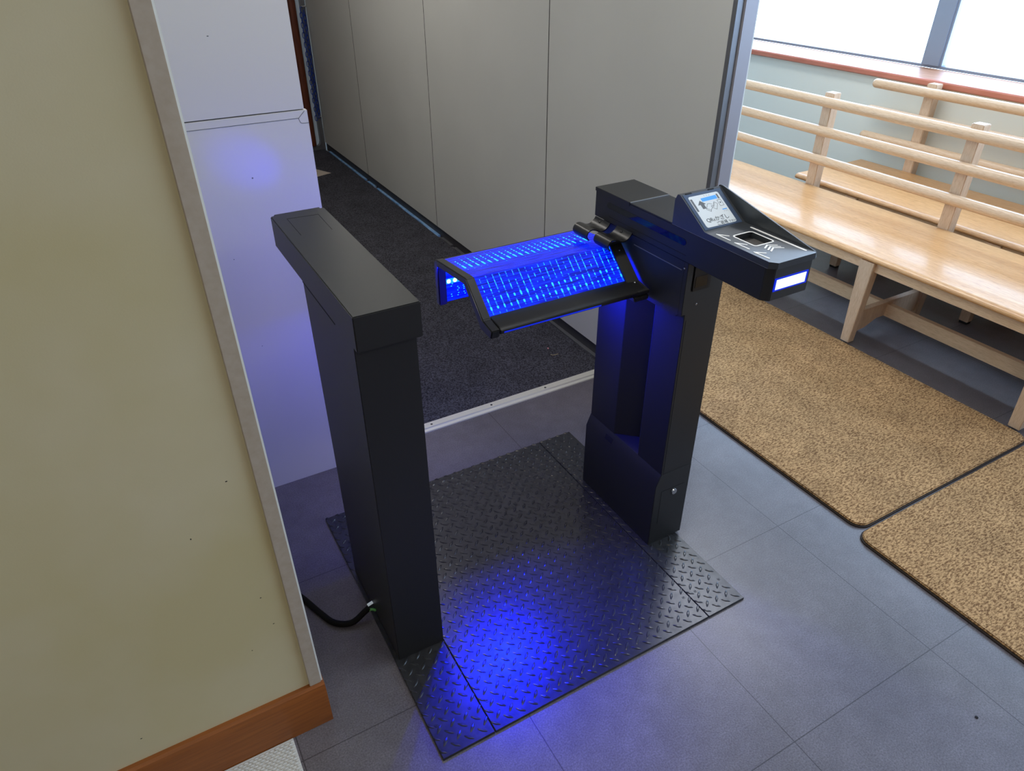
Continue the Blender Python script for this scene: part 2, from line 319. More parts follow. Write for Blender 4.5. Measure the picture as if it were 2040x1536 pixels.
# window wall
bm = new(); box(bm, 3.635, 4.05, -4, 5.9, 0, .846); box(bm, 3.9, 4.05, -4, 5.9, 2.25, 2.64); box(bm, 3.9, 4.05, -4, -2.8, .878, 2.25); box(bm, 3.9, 4.05, 4.7, 5.9, .878, 2.25)
struct('wall_right', bm, 'light_wall', label='pale green-grey wall below the big window', cat='wall')
bm = new(); box(bm, 3.62, 3.925, -4, 5.9, .846, .878)
sl = struct('trim_1', bm, 'sill_top', label='glossy wooden window sill over the benches', cat='window sill')
bm = new(); prism(bm, [(3.62, .846), (3.62, .878), (3.606, .876), (3.600, .870), (3.600, .850), (3.607, .844)], 'y', -4, 5.9)
obj('sill_nosing', bm, 'sill_edge', sl, label='reddish brown rounded front edge')
bm = new(); box(bm, 3.93, 3.97, -2.8, 4.7, .878, .893); box(bm, 3.93, 3.97, -2.8, 4.7, 2.22, 2.25)
wf = struct('window_1', bm, 'win_frame', label='large window with a slate grey frame, blown out by daylight', cat='window')
for yc in (-1.95, -.08, 1.785, 3.65):
    bm = new(); box(bm, 3.915, 3.985, yc-.05, yc+.05, .893, 2.22); box(bm, 3.925, 3.975, yc-.062, yc+.062, .893, 2.22); obj('mullion', bm, 'win_frame', wf, bevel=.002)
ys = [-2.8, -1.95, -.08, 1.785, 3.65, 4.7]
for a, b in zip(ys[:-1], ys[1:]):
    obj('glass_pane', B(3.948, 3.952, a+.05, b-.05, .893, 2.22), 'glass', wf)

# grey partition with recessed dark base, gap strip and end post
bm = new(); box(bm, 1.320, 1.385, .770, 5.16, .060, 2.64)
pw = struct('wall_center', bm, 'grey_panel', label='warm grey partition panels running down the corridor', cat='wall')
bm = new()
for y in (1.72, 2.925, 4.12): box(bm, 1.3192, 1.3205, y-.0018, y+.0018, .062, 2.63)
obj('panel_joint', bm, 'groove', pw)
struct('baseboard_center', B(1.326, 1.380, .775, 5.15, 0, .0605), 'dark_base', label='dark recessed base under the grey partition', cat='baseboard')
bm = new(); box(bm, 1.3185, 1.3205, .80, 5.15, .060, .0625); 
ps = struct('trim_2', B(1.342, 1.392, .752, .790, 0, 2.64), 'alu_post', label='grey metal end post of the partition', cat='post', bevel=.002)
obj('dark_reveal', B(1.318, 1.342, .758, .775, 0, 2.64), 'alu_dark', ps, label='darker inner strip')
obj('bright_edge', B(1.392, 1.396, .754, .790, 0, 2.64), 'white_edge', ps, label='bright outer edge')
bm.free()

# foreground wall, its casing and skirting
fwl = struct('wall_front', B(-3, -.213, .240, .330, 0, 2.64), 'wall_beige', label='beige foreground wall with small dents', cat='wall')
bm = new()
for x, z, a, b in ((-.262, .76, .0022, .0012), (-.345, .66, .0012, .0018), (-.262, .455, .0016, .0012), (-.252, .37, .002, .001), (-.306, .318, .0014, .001), (-.55, .20, .0022, .0011)):
    ball(bm, (x, .2400, z), 1, (a, .0006, b), 8)
obj('dent', bm, 'groove', fwl)
cs = struct('trim_3', B(-.216, -.190, .232, .330, .136, 2.64), 'casing', label='grey-beige edge casing on the end of the beige wall', cat='trim', bevel=.0012)
obj('edge_strip', B(-.190, -.1865, .236, .328, .136, 2.64), 'white_edge', cs, label='thin white corner line')
bm = new(); prism(bm, [(.330, 0), (.222, 0), (.222, .118), (.225, .124), (.226, .131), (.231, .1365), (.330, .1365)], 'x', -3, -.1845)
struct('baseboard_front', bm, 'base_wood', label='orange-brown wooden skirting board', cat='baseboard')

# white closing panel beside the gate, corridor side wall
bm = new(); box(bm, -.42, .193, 1.122, 1.14, 1.1765, 2.64)
wp = struct('wall_white', bm, 'white_panel', label='white panel wall behind the plain gate cabinet', cat='wall')
bm = new(); box(bm, -.42, .200, 1.120, 1.14, 0, 1.1735)
obj('lower_panel', bm, 'white_panel', wp, bevel=.0008)
bm = new()
box(bm, -.42, .176, 1.1192, 1.1206, 1.1545, 1.1556)
tube(bm, smooth_path([(.1925, 1.1198, 1.171), (.1765, 1.1198, 1.156), (.1762, 1.1198, 1.150), (.180, 1.1198, 1.1425), (.188, 1.1198, 1.141), (.1995, 1.1198, 1.1412)], 4), .0007, 6)
obj('fold_line', bm, 'screen_grey', wp)
bm = new(); ball(bm, (.030, 1.1198, 1.02), .0022, (1, .3, 1), 8); ball(bm, (-.062, 1.1198, .81), .0015, (1, .3, 1), 8); ball(bm, (-.005, 1.1218, 1.36), .002, (1.3, .3, .6), 8); ball(bm, (-.04, 1.1198, .53), .0014, (1, .3, 1), 8)
obj('speck', bm, 'screen_grey', wp)
struct('wall_corridor', B(.10, .185, 1.14, 5.25, 0, 2.64), 'white_panel', label='hidden side wall of the corridor', cat='wall')
struct('wall_end', B(-3, .10, 5.16, 5.25, 0, 2.64), 'light_wall', label='wall beyond the white panel', cat='wall')
struct('wall_side', B(-.50, -.42, .330, 1.14, 0, 2.64), 'wall_beige', label='short wall behind the foreground wall', cat='wall')

# far corridor door
dt = struct('door_1', B(.185, 1.045, 5.19, 5.235, .0, 2.1), 'brown_wood', label='dark wooden door at the corridor end', cat='door')
bm = new(); box(bm, 1.283, 1.318, 5.155, 5.21, .0, 2.1); box(bm, .185, 1.283, 5.155, 5.21, 0, .035); prism(bm, [(1.283, .035), (1.253, .035), (1.266, .039), (1.276, .048), (1.283, .07)], 'y', 5.156, 5.209)
obj('door_frame', bm, 'alu_dark', dt, bevel=.003, label='grey rounded metal frame')
obj('pull_bar', (lambda b: (cyl(b, (1.213, 5.170, .045), (1.213, 5.170, 2.08), .034, seg=20), b)[1])(new()), 'brown_wood', dt, label='reddish brown vertical bar')
obj('pale_pane', B(1.045, 1.285, 5.20, 5.215, .035, 2.1), 'pale_blue', dt, label='pale blue glazing strip')
obj('gold_line', B(1.172, 1.176, 5.150, 5.158, .12, 2.1), 'straw', dt)
obj('dark_leaf', B(1.05, 1.178, 5.17, 5.185, .13, 2.1), 'groove', dt)
obj('beige_block', B(1.07, 1.178, 5.165, 5.185, .040, .118), 'grey_panel', dt)
bm = new(); cyl(bm, (1.285, 5.14, .27), (1.318, 5.14, .27), .006); cyl(bm, (1.285, 5.14, 1.06), (1.318, 5.14, 1.06), .006); obj('catch', bm, 'chrome', dt)

# fixtures of the added ceiling lamps (out of frame)
for x, y, a, b, e, col, lbl in ADDED_LAMPS:
    l = thing('added_ceiling_lamp', lbl, 'ceiling lamp', (x, y, 2.64))
    obj('added_lamp_housing', B(x-a, x+a, y-b, y+b, 2.612, 2.64), 'lamp_body', l, bevel=.004)

# ------------------------------------------------------------------ floor coverings
bm = new(); box(bm, .185, 1.306, 1.165, 5.155, 0, .008)
tag(obj('carpet', bm, 'carpet'), 'dark charcoal loop carpet down the corridor', 'carpet')
bm = new(); prism(bm, [(1.146, 0), (1.147, .0045), (1.160, .006), (1.162, .0105), (1.190, .0105), (1.190, 0)], 'x', .205, 1.316)
th = struct('trim_4', bm, 'cream_metal', label='cream metal threshold strip in front of the carpet', cat='threshold')
for x in (.245, .496, .750, .996, 1.245):
    bm = new(); cyl(bm, (x, 1.174, .0100), (x, 1.174, .0112), .0045, seg=14); cyl(bm, (x, 1.174, .0110), (x, 1.174, .0117), .0022, seg=8); obj('screw', bm, 'dark_screw', th)
def strip_seg(y0, y1, x0, x1, seed):
    rnd = random.Random(seed); bm = new(); n = max(2, int((y1-y0)/.12)); rows = []
    for i in range(n+1):
        y = y0+(y1-y0)*i/n; w_ = rnd.uniform(-.003, .003)
        rows.append([bm.verts.new(p) for p in ((x0+w_, y, .001), (x0+w_, y, .010+rnd.uniform(0, .004)), ((x0+x1)/2, y, .013+rnd.uniform(-.002, .003)), (x1, y, .012), (x1, y, .001))])
    for i in range(n):
        for k in range(4): bm.faces.new([rows[i][k], rows[i][k+1], rows[i+1][k+1], rows[i+1][k]])
        bm.faces.new([rows[i][4], rows[i][0], rows[i+1][0], rows[i+1][4]])
    bm.faces.new(rows[0]); bm.faces.new(rows[-1][::-1]); return bm
st = thing('edge_strip', 'metal strip in pieces along the grey partition, far ones coloured blue for reflected door light', 'edging strip', (1.315, 3.2, 0))
for i, (a, b) in enumerate(((1.20, 1.66), (1.69, 2.30), (2.33, 2.68), (2.72, 2.86), (2.90, 3.94), (3.99, 4.12), (4.18, 5.05))):
    obj('strip_piece', strip_seg(a, b, 1.3075, 1.3255, i), 'strip_reflect' if i > 3 else 'alu_dark', st)  # far pieces take pale blue for the door light mirrored in the metal

def rounded(x0, x1, y0, y1, r, n=6):
    out = []
    for cx, cy, a0 in ((x1-r, y1-r, 0), (x0+r, y1-r, PI/2), (x0+r, y0+r, PI), (x1-r, y0+r, 1.5*PI)):
        for k in range(n+1): a = a0+PI/2*k/n; out.append((cx+r*math.cos(a), cy+r*math.sin(a)))
    return out
def door_mat(x0, x1, y0, y1, label):
    t = thing('door_mat', label, 'door mat', ((x0+x1)/2, (y0+y1)/2, 0), 'brown mats laid in front of the benches')
    bm = new(); prism(bm, rounded(x0, x1, y0, y1, .045), 'z', 0, .005); obj('backing', bm, 'mat_edge', t, label='dark rubber edge')
    bm = new(); prism(bm, rounded(x0+.004, x1-.004, y0+.004, y1-.004, .042), 'z', .004, .013)
    bev(bm, .003, 2); obj('pile', bm, 'mat_brown', t)
door_mat(1.421, 2.346, .0135, 1.72, 'brown looped door mat between the grey partition and the front bench')
door_mat(1.386, 2.320, -1.72, .0075, 'brown looped door mat nearest the viewer at the right edge')
bm = new()
for i in range(26):
    for j in range(60):
        x = -.286-.0115*i; y = .212-.0062*j
        if y > -.15: ball(bm, (x-(.005 if j % 2 else 0), y, .004), .0048, (1.15, .62, .75), 6)
box(bm, -.60, -.281, -.15, .220, 0, .0035)
tag(obj('woven_mat', bm, 'rug_white'), 'off-white woven mat corner under the wooden skirting board', 'mat')
bm = new()
def quad_prism(bm, pts, z0, z1): prism(bm, pts, 'z', z0, z1)
a_ = Vector((1.145, 4.467)); d1 = Vector((-.42, .907)); d2 = Vector((-.907, -.30)).normalized()
pts = [tuple(a_), tuple(a_+d1*.30), tuple(a_+d1*.30+d2*.21), tuple(a_+d2*.21)]
pp = thing('paper_sheet', 'sheet of paper lying on the dark carpet', 'paper', (a_.x, a_.y, .008))
quad_prism(bm, pts, .0085, .0095); obj('sheet', bm, 'paper', pp)
bm = new(); c0 = a_+d1*.06+d2*.10; cyl(bm, (c0.x, c0.y, .0094), (c0.x, c0.y, .0099), .02); obj('red_print', bm, 'red_print', pp, label='red printed mark')
bm = new(); ball(bm, (1.172, 1.434, .011), .003, (1, 1.8, 1), 8); tag(obj('scrap', bm, 'pink'), 'tiny pink scrap on the dark carpet', 'scrap')
bm = new(); tube(bm, smooth_path([(1.155, 1.385, .010), (1.160, 1.372, .012), (1.170, 1.374, .010), (1.185, 1.372, .011)], 4), .0009, 6); tag(obj('straw_bit', bm, 'straw'), 'short bent straw-coloured thread on the dark carpet', 'thread')
bm = new(); ball(bm, (1.143, -.530, .0015), .004, (1, 1, .4), 8); tag(obj('dark_crumb', bm, 'groove'), 'small dark crumb on the tiled floor at lower right', 'crumb')

# ------------------------------------------------------------------ tread plate
TP = .0075
bumpL = .0135; bumpW = .0042; bumpH = .0028
def tread(x0, x1, y0, y1, t, skip):
    bm = new(); box(bm, x0, x1, y0, y1, 0, TP-.0002)
    bev(bm, .0012, 1)
    p = .03455
    for i in range(-2, 40):
        for j in range(-2, 40):
            for k in (0, 1):
                cx = -.0128+p*i+(.5*p if k else 0); cy = .0008+p*j+(.5*p if k else 0)
                d = Vector((1, 1)) if k == 0 else Vector((1, -1)); d.normalize(); nn = Vector((-d.y, d.x))
                if not (x0+.002 < cx < x1-.002 and y0+.002 < cy < y1-.002): continue
                if (.004 < cx < .140 and .282 < cy < .633) or (.806 < cx < .944 and .285 < cy < .644): continue
                if any((cx-sx)**2+(cy-sy)**2 < .011**2 for sx, sy in skip): continue
                rings = []
                for (s, ww, zz) in ((-1, 0, 0), (-.72, .55, .5), (0, 1, 1), (.72, .55, .5), (1, 0, 0)):
                    c = Vector((cx, cy))+d*bumpL*s
                    if not (x0 < c.x < x1 and y0 < c.y < y1): c = Vector((min(max(c.x, x0+.001), x1-.001), min(max(c.y, y0+.001), y1-.001)))
                    if ww == 0: rings.append([bm.verts.new((c.x, c.y, TP-.0003))])
                    else: rings.append([bm.verts.new((c.x+nn.x*bumpW*ww*q, c.y+nn.y*bumpW*ww*q, TP-.0003+(bumpH*zz*h))) for q, h in ((-1, 0), (-.55, .85), (.55, .85), (1, 0))])
                for a, b in zip(rings[:-1], rings[1:]):
                    if len(a) == 1:
                        for m_ in range(3): bm.faces.new([a[0], b[m_], b[m_+1]])
                    elif len(b) == 1:
                        for m_ in range(3): bm.faces.new([a[m_], b[0], a[m_+1]])
                    else:
                        for m_ in range(3): bm.faces.new([a[m_], b[m_], b[m_+1], a[m_+1]])
    return obj('plate_section', bm, 'plate', t)
screws = [(.107, .083), (.020, .081), (.152, .079), (.463, .085), (.475, .426), (.774, .084), (.817, .085), (.905, .085), (.905, .805), (.774, .805), (.463, .80), (.152, .80), (.02, .80), (.107, .80), (.775, .43), (.152, .43)]
tp = thing('tread_plate', 'black diamond-pattern metal floor plate carrying the gate', 'floor plate', (.46, .44, 0))
tread(0, .1325, 0, .884, tp, screws); tread(.1345, .789, 0, .884, tp, screws); tread(.791, .92, 0, .884, tp, screws)
for x, y in screws:
    bm = new(); cyl(bm, (x, y, TP-.001), (x, y, TP+.0008), .0052, .0042, seg=16); o = obj('screw', bm, 'plate', tp)
    bm = new(); cyl(bm, (x, y, TP+.0006), (x, y, TP+.0012), .0022, seg=6); obj('screw_socket', bm, 'groove', o)

# ------------------------------------------------------------------ plain cabinet (left of the passage)
Z0 = TP
pc = thing('gate_cabinet', 'plain black gate cabinet with a flat overhanging top, nearer the white panel', 'gate cabinet', (.072, .45, Z0))
bm = new(); prism(bm, [(.010, .288), (.134, .288), (.134, .627), (.010, .627)], 'z', Z0, .93); obj('body', bm, 'black', pc, bevel=.0015)
bm = new(); prism(bm, [(.268, .926), (.268, 1.0), (.869, 1.0), (.869, .930), (.862, .926)], 'x', .0095, .140); 
bmesh.ops.recalc_face_normals(bm, faces=bm.faces)
ed = [e for e in bm.edges if abs(e.verts[0].co.y-.869) < 1e-4 and abs(e.verts[1].co.y-.869) < 1e-4 and abs(e.verts[0].co.x-e.verts[1].co.x) < 1e-5 and e.verts[0].co.x > .0]
bmesh.ops.bevel(bm, geom=ed, offset=.009, segments=4, affect='EDGES')
obj('top_box', bm, 'black', pc, bevel=.002)
bm = new()
for a, b in (((.040, .704), (.040, .824)), ((.040, .824), (.113, .818)), ((.113, .818), (.111, .704))):
    tube(bm, [(*a, .9999), (*b, .9999)], .0006, 6)
obj('hatch_line', bm, 'groove', pc)
bm = new(); box(bm, .0090, .0101, .40, .627, .9245, .9262); obj('side_joint', bm, 'groove', pc)
cb = thing('cable', 'black sleeved cable coming out of the plain gate cabinet', 'cable', (-.10, .50, 0))
bm = new(); tube(bm, smooth_path([(-.30, .80, .0085), (-.20, .71, .0085), (-.152, .612, .0085), (-.122, .532, .0085), (-.098, .482, .0085), (-.058, .458, .010), (-.016, .463, .026), (-.004, .464, .032)], 6), .0082, 12); obj('sleeve', bm, 'cable', cb)
bm = new(); tube(bm, [(-.006, .470, .036), (.009, .472, .038)], .0042); obj('white_wire', bm, 'screen_white', cb, label='white wire end')
bm = new(); tube(bm, smooth_path([(-.006, .459, .029), (.003, .456, .029), (.0095, .452, .025)], 4), .0036); obj('green_wire', bm, 'green_wire', cb, label='green wire end')

# ------------------------------------------------------------------ reader cabinet (right of the passage)
rc = thing('reader_cabinet', 'black gate cabinet with ticket reader head and glowing blue flap', 'gate cabinet', (.875, .45, Z0))
XI, XU, XO = .812, .827, .938
YF, YR = .291, .636
bm = new(); prism(bm, [(XU, YF), (XO, YF), (XO, YR), (XU, YR), (XU, .514), (.884, .462), (XU, .397)], 'z', .24, .93)
obj('column', bm, 'black', rc, bevel=.001)
bm = new(); prism(bm, [(XI, Z0), (XI, .236), (.8275, .276), (XO, .276), (XO, Z0)], 'y', YF-.001, YR+.002)
lb = obj('lower_box', bm, 'black', rc, bevel=.0012)
bm = new(); box(bm, .8365, .8375, YF-.0016, YF, .083, .209); box(bm, .8365, .921, YF-.0016, YF, .2085, .2093); obj('door_joint', bm, 'groove', lb)
bm = new(); cyl(bm, (.885, YF-.001, .191), (.885, YF-.0045, .191), .0098, .0088, 24); kl = obj('key_lock', bm, 'chrome', lb, label='round silver key lock')
def on_ledge(t, y, lift): return (XI+(.8275-XI)*t-.0009*lift, y, .236+.04*t+.0004*lift)
bm = new(); hexa(bm, [on_ledge(.2, .508, -1), on_ledge(.58, .508, -1), on_ledge(.58, .543, -1), on_ledge(.2, .543, -1)], [on_ledge(.2, .508, 1), on_ledge(.58, .508, 1), on_ledge(.58, .543, 1), on_ledge(.2, .543, 1)])
obj('catch', bm, 'groove', lb)
bm = new(); box(bm, .8335, .8343, YF-.0006, YF, .275, .765); obj('edge_joint', bm, 'groove', rc)
# hinge housing
bm = new(); prism(bm, [(.301, .9205), (.301, .781), (.312, .772), (.560, .770), (.590, .790), (.625, .86), (.625, .9205)], 'x', .8145, .87); hh = obj('hinge_housing', bm, 'black', rc, bevel=.0015)
bm = new(); prism(bm, [(.2895, .920), (.2895, .783), (.306, .779), (.306, .920)], 'x', .815, .834); obj('corner_bracket', bm, 'black', hh, bevel=.001)
bm = new(); box(bm, .8135, .8150, .309, .49, .8955, .8975); obj('bright_seam', bm, 'alu_dark', hh)
for p in ((.300, .903), (.604, .872)):
    bm = new(); ball(bm, (.8140, p[0], p[1]), .0028, (.6, 1, 1), 10); obj('screw', bm, 'chrome', hh)
bm = new(); box(bm, .836, .893, YF-.0035, YF, .842, .9205); sb = obj('sensor_box', bm, 'black_plastic', rc, bevel=.002)
obj('sensor_lens', B(.843, .880, YF-.0042, YF-.003, .852, .880), 'black_gloss', sb)
bm = new(); ball(bm, (.859, YF-.0005, .804), .0030, (1, .6, 1), 10); obj('screw', bm, 'chrome', rc)
bm = new(); box(bm, .8305, .8310, YF-.0005, YF, .797, .860); obj('access_joint', bm, 'groove', rc)
# beam
bm = new(); prism(bm, [(XI+.001, .070), (XI+.015, .056), (.934, .056), (.938, .060), (.938, .664), (XI+.001, .664)], 'z', .920, .9935)
bmm = obj('beam', bm, 'black', rc, bevel=.0015)
bm = new(); box(bm, XI-.0003, .939, .519, .6655, .9875, .9975); box(bm, XI+.0010, .938, .350, .519, .9925, .9960); obj('beam_lid', bm, 'black', rc, bevel=.0008)
obj('lid_joint', B(XI+.002, .938, .5180, .5200, .9930, .9978), 'alu', rc, label='thin bright joint across the lid')
def capsule(y0, y1, z0, z1, n=8):
    r = (z1-z0)/2; zc = (z0+z1)/2; o = []
    for k in range(n+1): a = -PI/2+PI*k/n; o.append((y1-r+r*math.cos(a), zc+r*math.sin(a)))
    for k in range(n+1): a = PI/2+PI*k/n; o.append((y0+r+r*math.cos(a), zc+r*math.sin(a)))
    return o
bm = new(); prism(bm, capsule(.305, .611, .957, .9725), 'x', XI+.0002, XI+.002); obj('indicator_slot', bm, 'black_gloss', bmm, label='long glossy indicator window')
bm = new(); box(bm, XI+.0004, XI+.0014, .30, .60, .9355, .9362); obj('press_line', bm, 'groove', bmm)
# front light bar
bm = new()
for a in ((.830, .8345, .9415, .9705), (.9225, .927, .9415, .9705), (.8345, .9225, .9415, .9445), (.8345, .9225, .9675, .9705)): box(bm, a[0], a[1], .0540, .0575, a[2], a[3])
lbr = obj('light_bar', bm, 'bar_blue', rc, label='blue-rimmed glowing bar on the beam end')
obj('bar_lens', B(.8345, .9225, .0548, .0575, .9445, .9675), 'bar_white', lbr, label='white glowing lens')
# reader head
hz0, hz1 = .9945, 1.0085
bm = new()
cham = [(XI-.0005, .064), (XI+.012, .050), (.932, .050), (.9345, .054), (.9345, .139), (XI-.0005, .139)]
prism(bm, cham, 'z', hz0, hz1)
box(bm, XI-.0005, .850, .139, .203, hz0, hz1); box(bm, .903, .9345, .139, .203, hz0, hz1); box(bm, XI-.0005, .9345, .203, .252, hz0, hz1)
prism(bm, [(.252, hz0), (.252, hz1), (.343, 1.0662), (.351, 1.0655), (.358, 1.052), (.358, hz0)], 'x', XI-.0005, .9345)
bmesh.ops.remove_doubles(bm, verts=bm.verts, dist=1e-5)
rh = obj('reader_head', bm, 'tray', rc)
bm = new(); prism(bm, [(.050, hz0), (.052, 1.0095), (.240, 1.0095+.0), (.252, 1.0095), (.343, 1.0662), (.351, 1.0655), (.358, 1.052), (.358, hz0)], 'x', XI-.0012, XI+.0035)
bm.free()
bm = new(); prism(bm, [(.052, hz0), (.056, 1.0085), (.066, 1.0105), (.340, 1.0700), (.350, 1.0690), (.359, 1.054), (.359, hz0)], 'x', .9345, .9400); obj('side_cheek', bm, 'tray', rh, bevel=.0010, label='raised sloping side wall')
bm = new(); prism(bm, [(XI-.0002, .0655), (XI+.0135, .0520), (.9325, .0520), (.9372, .0570), (.9372, .3583), (XI-.0002, .3583)], 'z', .9936, .9946); obj('head_joint', bm, 'alu_post', rh)
obj('scan_well', B(.8495, .9035, .1385, .2035, .9940, .9950), 'foam', rh)
obj('scan_window', B(.856, .903, .142, .192, .9948, .9965), 'scan_glass', rh, label='grey scanner window sunk in the head')
sA = Vector((0, .252, 1.0085)); sE = Vector((0, .091, .0577)).normalized(); sN = Vector((0, -sE.z, sE.y))
def S(u, v, h=0): p = sA+sE*v+sN*h; return (XI+u, p.y, p.z)
def splate(bm, pts, h0, h1):
    lo = [bm.verts.new(S(u, v, h0)) for u, v in pts]; hi = [bm.verts.new(S(u, v, h1)) for u, v in pts]; n = len(pts)
    bm.faces.new(lo[::-1]); bm.faces.new(hi)
    for i in range(n): bm.faces.new([lo[i], lo[(i+1) % n], hi[(i+1) % n], hi[i]])
bm = new(); splate(bm, [(.0035, .003), (.115, .003), (.115, .1045), (.0035, .1045)], -.001, .0010); obj('screen_bezel', bm, 'bezel', rh, bevel=.0005)
bm = new(); splate(bm, [(.013, .1045), (.030, .1045), (.030, .1075), (.013, .1075)], -.0002, .0016); obj('vent_slot', bm, 'groove', rh); bm = new(); splate(bm, [(.080, .1045), (.097, .1045), (.097, .1075), (.080, .1075)], -.0002, .0016); obj('vent_slot', bm, 'groove', rh)
scr = new(); splate(scr, rounded(.0125, .1015, .0080, .0962, .005, 4), .0008, .0016); scr = obj('screen', scr, 'screen_white', rc, label='lit white instruction screen')
def sline(bm, pts, w_, h=.0017, close=False):
    P = list(pts)+([pts[0]] if close else [])
    for a, b in zip(P[:-1], P[1:]):
        a, b = Vector(a), Vector(b); d = (b-a).normalized(); n = Vector((-d.y, d.x))*w_/2
        splate(bm, [tuple(a-n-d*w_/2), tuple(b-n+d*w_/2), tuple(b+n+d*w_/2), tuple(a+n-d*w_/2)], .0012, h)
bm = new(); splate(bm, [(.0438, .0770), (.0892, .0776), (.0898, .0880), (.0436, .0864)], .0012, .0018); obj('screen_blue_bar', bm, 'screen_blue', scr); bm = new(); splate(bm, [(.0835, .0451), (.0964, .0451), (.0964, .0477), (.0835, .0477)], .0012, .0018); obj('screen_blue_bar', bm, 'screen_blue', scr)
bm = new()
splate(bm, [(.0142, .0535), (.0198, .0535), (.0198, .0890), (.0142, .0890)], .0012, .0018); obj('screen_grey_bar', bm, 'screen_grey', scr); bm = new(); splate(bm, [(.0912, .0765), (.0957, .0765), (.0957, .0902), (.0912, .0902)], .0012, .0018); obj('screen_grey_bar', bm, 'screen_grey', scr); bm = new()
splate(bm, [(.0335, .0575), (.0435, .0575), (.0435, .0695), (.0335, .0695)], .0012, .0018); splate(bm, [(.0262, .0695), (.0492, .0695), (.0374, .0812)], .0012, .0018)
obj('screen_arrow', bm, 'screen_grey', scr)
bm = new(); W_ = .0009
sline(bm, [(.0734, .0707), (.0802, .0640), (.0694, .0499), (.0611, .0559)], W_, close=True)
sline(bm, [(.0847, .0734), (.0950, .0734), (.0956, .0570), (.0845, .0565)], W_, close=True)
sline(bm, [(.0435, .0580), (.0526, .0500), (.0505, .0470), (.0415, .0545)], W_, close=True)
sline(bm, [(.0450, .0590), (.0530, .0690), (.0600, .0680), (.0640, .0655)], W_); sline(bm, [(.0526, .0510), (.0590, .0560), (.0600, .0620), (.0655, .0600)], W_)
splate(bm, [(.0885, .0640), (.0915, .0640), (.0915, .0675), (.0885, .0675)], .0012, .0018)
for k in range(3): sline(bm, [(.0662+.0016*k, .0580+.0022*k), (.0700+.0016*k, .0632+.0022*k)], .0007)
for a, b in (((.0574, .0935), (.0585, .0905)), ((.0650, .0935), (.0650, .0903)), ((.0730, .0930), (.0712, .0900)), ((.0865, .0430), (.0855, .0405)), ((.0905, .0430), (.0905, .0400)), ((.0940, .0430), (.0955, .0405))): sline(bm, [a, b], .0006)
obj('screen_pictogram', bm, 'screen_ink', scr, label='outlined hand, ticket and phone')
def stext(s, u, v, size, name):
    cu = bpy.data.curves.new(name, 'FONT'); cu.body = s; cu.size = size; cu.extrude = .00015; to = bpy.data.objects.new(name+'_tmp', cu); C.objects.link(to)
    dg = bpy.context.evaluated_depsgraph_get(); me = bpy.data.meshes.new_from_object(to.evaluated_get(dg)); bpy.data.objects.remove(to)
    o0 = Vector(root_of(scr)['_o'])
    for vv in me.vertices: vv.co = Vector(S(u+vv.co.x, v+vv.co.y, .0019+vv.co.z))-o0
    me.name = name; me.materials.clear(); me.materials.append(M['screen_ink']); o = bpy.data.objects.new(name, me); C.objects.link(o); o.parent = scr; return o
stext('QR', .0224, .0215, .0136, 'screen_text'); stext('を', .0412, .0215, .0072, 'screen_text'); stext('かざし', .0470, .0215, .0140, 'screen_text')
stext('ご退場', .0440, .0092, .0108, 'screen_text'); stext('下さい', .0790, .0098, .0070, 'screen_text')
# printed marks on the head
HT = hz1-.0001
def stroke(bm, a, b, w_, h=.0006):
    a, b = Vector(a), Vector(b); d = (b-a).normalized(); n = Vector((-d.y, d.x))*w_/2; pts = []
    for c, s in ((b, 1), (a, -1)):
        base = math.atan2(d.y*s, d.x*s)
        for k in range(5): an = base-PI/2+PI*k/4; pts.append((c.x+w_/2*math.cos(an), c.y+w_/2*math.sin(an)))
    prism(bm, pts, 'z', HT, HT+h)
for tip, r1, r2 in (((.826, .229), (.842, .209), (.826, .189)), ((.825, .173), (.8395, .153), (.826, .133)), ((.823, .116), (.840, .100), (.825, .077))):
    bm = new(); stroke(bm, tip, r1, .0036); stroke(bm, tip, r2, .0036, .0008); obj('arrow_mark', bm, 'white_print', rh)
for a, c, b in (((.893, .119), (.875, .130), (.858, .120)), ((.893, .110), (.875, .121), (.857, .110)), ((.894, .102), (.875, .113), (.857, .102))):
    bm = new(); stroke(bm, a, c, .0027); stroke(bm, c, b, .0036, .0008); obj('chevron_mark', bm, 'white_print', rh)
bm = new(); stroke(bm, (.9225, .222), (.9225, .070), .0058); obj('guide_bar', bm, 'white_print', rh)
bm = new(); outp = rounded(.8465, .9065, .1355, .2065, .009); inn = rounded(.8500, .9030, .1390, .2030, .006); n = len(outp)
vo = [[bm.verts.new((p[0], p[1], z)) for p in L_] for L_ in (outp, inn) for z in (HT, HT+.0008)]
for i in range(n):
    j = (i+1) % n; bm.faces.new([vo[1][i], vo[1][j], vo[3][j], vo[3][i]]); bm.faces.new([vo[0][i], vo[0][j], vo[1][j], vo[1][i]]); bm.faces.new([vo[2][i], vo[2][j], vo[3][j], vo[3][i]])
obj('scan_frame', bm, 'white_print', rh, label='rounded white outline')

# ------------------------------------------------------------------ the flap
XL, XR = .360, .797
fl = obj('barrier_flap', B(.40, .401, .60, .601, .80, .801), 'foam', rc); 
me_old = fl.data
rear_out = [(.714, .748), (.714, .862), (.709, .871), (.698, .8745), (.538, .8895), (.532, .889), (.452, .8165), (.406, .8085)]
top_path = [(.711, .862), (.706, .869), (.697, .872), (.538, .887), (.533, .8862), (.455, .8145)]
